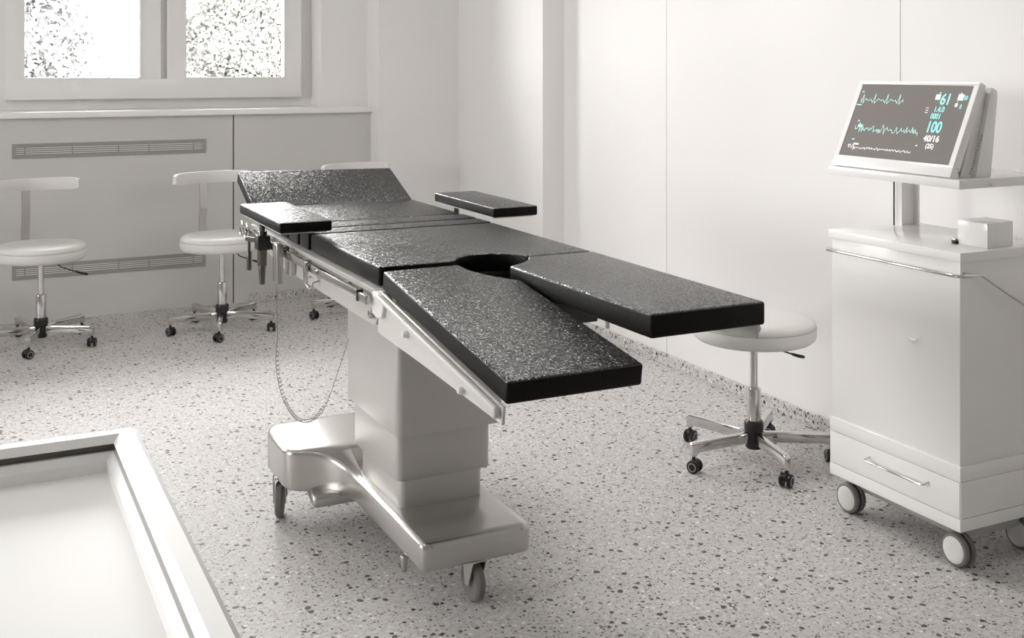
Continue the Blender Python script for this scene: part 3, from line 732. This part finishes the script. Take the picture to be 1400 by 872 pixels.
text('61', .805, .175, .145, M['cyan'], .80); text('1.4.0', .775, .310, .070, M['cyan'], .85); text('0001', .765, .400, .072, M['cyan'], .78)
text('100', .780, .540, .145, M['cyan'], .78); text('40/16', .790, .690, .080, M['swhite'], .95); text('(25)', .795, .795, .058, M['swhite'], .95)
text('50', .965, .150, .055, M['cyan']); text('0', .945, .265, .058, M['cyan'])
shift(MO)

# ------------------------------------------------------------------ instrument table with raised rim (front left)
IT = empty('instrument_table', (-.13, 1.35, 0), 'white instrument table with a raised rim in the near left corner', 'table')
tz = .90
def rimring(prof, x0, x1, y0, y1, z):
    b = bmesh.new(); rings = []
    for d, dz in prof: rings.append([b.verts.new((x, y, z + dz)) for x, y in ((x0 + d, y0 + d), (x1 - d, y0 + d), (x1 - d, y1 - d), (x0 + d, y1 - d))])
    for A, B in zip(rings, rings[1:]):
        for k in range(4): b.faces.new((A[k], A[(k + 1) % 4], B[(k + 1) % 4], B[k]))
    b.faces.new(rings[-1])
    return MB().add(b)
bx = (-.62, .290, .62, 2.133)
rimring([(.02, -.062), (.0, -.062), (.0, -.016), (.005, 0), (.030, 0), (.040, -.011), (.040, -.014)], *bx, tz)
def ring2(prof, name, m, cap=False):
    b = bmesh.new(); rings = []
    x0, x1, y0, y1 = bx
    for d, dz in prof: rings.append([b.verts.new((x, y, tz + dz)) for x, y in ((x0 + d, y0 + d), (x1 - d, y0 + d), (x1 - d, y1 - d), (x0 + d, y1 - d))])
    for A, B in zip(rings, rings[1:]):
        for k in range(4): b.faces.new((A[k], A[(k + 1) % 4], B[(k + 1) % 4], B[k]))
    if cap: b.faces.new(rings[-1])
    else:
        for k in range(4): b.faces.new((rings[-1][k], rings[-1][(k + 1) % 4], rings[0][(k + 1) % 4], rings[0][k]))
    bmesh.ops.recalc_face_normals(b, faces=b.faces[:])
    return MB().add(b).build(name, m, IT, flat=True)
ring2([(.022, -.066), (.0, -.066), (.0, -.014), (.0045, 0), (.030, 0), (.041, -.0115), (.041, -.0135), (.026, -.0140)], 'rim', M['traywhite'])
ring2([(.001, -.030), (.001, -.008), (-.0048, -.008), (-.0048, -.030)], 'shaded_edge', M['edgeshade'])  # outer ledge below the rim, shade of that side painted grey
ring2([(.024, -.0136), (.0335, -.0136), (.0335, -.0262), (.024, -.0262)], 'undercut_shade', M['traydark'])  # dark ring painted in as the shade of the undercut
ring2([(.024, -.0265), (.042, -.0265), (.054, -.0385), (.054, -.060), (.024, -.060)], 'inner_step', M['traywhite'])
MB().box(bx[0] + .022, bx[1] - .022, bx[2] + .022, bx[3] - .022, tz - .068, tz - .058).build('tabletop', M['traywhite'], IT, flat=True)
for x in (bx[0] + .06, bx[1] - .06):
    for y in (bx[2] + .06, bx[3] - .07):
        l = MB().cyl((x, y, .07), (x, y, tz - .066), .014).build('leg', M['chromes'], IT)
        MB().cyl((x - .012, y, .035), (x + .012, y, .035), .035, bev=.003, n=28).cyl((x, y, .04), (x, y, .075), .008).build('castor', M['rubber'], l)
MB().box(bx[0] + .05, bx[1] - .05, bx[2] + .05, bx[3] - .06, .25, .27, .003, 2).build('lower_shelf', M['traywhite'], IT)
shift(IT)

# ------------------------------------------------------------------ ceiling lamps (above the frame)
for x, y, q in ((-.65, 1.7, .30), (1.75, 3.9, .52)):
    t = empty('ceiling_lamp', (x, y, ZC), 'flat square ceiling lamp set in the white ceiling', 'ceiling lamp', 'ceiling lamps')
    MB().box(x - q, x + q, y - q, y + q, ZC - .03, ZC - .001, .003, 2).build('lamp_frame', M['white'], t)
    MB().box(x - q + .03, x + q - .03, y - q + .03, y + q - .03, ZC - .034, ZC - .029).build('diffuser', M['lamp'], t)
    shift(t)

# ------------------------------------------------------------------ outdoors
struct(MB().box(-60, 60, 8.3, 90, -4.2, -4.0).build('ground', M['ground'], flat=True))
def tree(x, y, h, crown, n, leaf, label, m, seed, gaps=None):
    rg = random.Random(seed)
    t = empty('tree', (x, y, -4.0), label, 'tree', None)
    tr = MB().tube([(x, y, -4), (x + .1, y, -1), (x - .05, y + .1, 1.2), (x + .1, y, h)], [.22, .18, .13, .05], 10)
    for k in range(9):
        z = -0.6 + k * .55; a = rg.uniform(0, 6.28); l = rg.uniform(1., 1.9)
        tr.tube([(x, y, z), (x + math.cos(a) * l * .5, y + math.sin(a) * l * .4, z + .35), (x + math.cos(a) * l, y + math.sin(a) * l * .8, z + .9)], [.06, .035, .012], 6)
    tr.build('trunk', M['bark'], t)
    vs, fs = [], []
    clumps = []
    for k in range(260):
        while True:
            p = Vector((rg.uniform(-1, 1), rg.uniform(-1, 1), rg.uniform(-1, 1)))
            if p.length < 1: break
        clumps.append(Vector((x + p.x * crown[0], y + p.y * crown[1], crown[3] + p.z * crown[2])))
    for k in range(n):
        c = rg.choice(clumps); p = c + Vector((rg.gauss(0, .20), rg.gauss(0, .22), rg.gauss(0, .18)))
        a = Vector((rg.gauss(0, 1), rg.gauss(0, 1), rg.gauss(0, 1))).normalized(); b = a.cross(Vector((rg.gauss(0, 1), rg.gauss(0, 1), rg.gauss(0, 1)))).normalized()
        l = leaf * rg.uniform(.6, 1.3); i = len(vs)
        vs += [p - a * l, p + b * l * .45, p + a * l, p - b * l * .45]; fs.append((i, i + 1, i + 2, i + 3))
    me = bpy.data.meshes.new('foliage'); me.from_pydata([tuple(v) for v in vs], [], fs); me.materials.append(m)
    o = bpy.data.objects.new('foliage', me); COL.objects.link(o); o.parent = t
    shift(t)
tree(-.35, 15.0, 4.2, (1.75, 1.3, 1.5, 1.75), 75000, .052, 'pale grey leafy tree seen through the left window pane', M['leaf'], 11)
tree(4.75, 16.5, 5.0, (2.2, 1.6, 1.6, 1.9), 120000, .042, 'dense fine leaved tree filling the right window pane', M['leaf2'], 5)

# ------------------------------------------------------------------ light
w = bpy.data.worlds.new('sky'); S.world = w; w.use_nodes = True
bg = w.node_tree.nodes['Background']; bg.inputs[0].default_value = (1, .990, .978, 1); bg.inputs[1].default_value = 21.0
def portal(loc, rot, sx, sy):
    l = bpy.data.lights.new('daylight_portal', 'AREA'); l.shape = 'RECTANGLE'; l.size = sx; l.size_y = sy; l.cycles.is_portal = True
    o = bpy.data.objects.new('daylight_portal', l); COL.objects.link(o); o.location = loc; o.rotation_euler = rot
portal(((W1[0] + W1[1]) / 2, YB + .06, (WB + WT) / 2), (-PI / 2, 0, 0), 1.75, WT - WB - .2)
for W_ in (W2, W4): portal(((W_[0] + W_[1]) / 2, YB + .06, (WB + WT) / 2), (-PI / 2, 0, 0), 1.85, WT - WB - .2)
portal((XL - .11, (WY0 + WY1) / 2, (WZ0 + WZ1) / 2), (0, -PI / 2, 0), 1.5, 2.2)

S.view_settings.view_transform = 'Standard'; S.view_settings.look = 'None'; S.view_settings.gamma = 1
S.view_settings.use_curve_mapping = False; S.view_settings.exposure = 0.10
S.cycles.max_bounces = 10; S.cycles.diffuse_bounces = 6; S.cycles.sample_clamp_indirect = 6
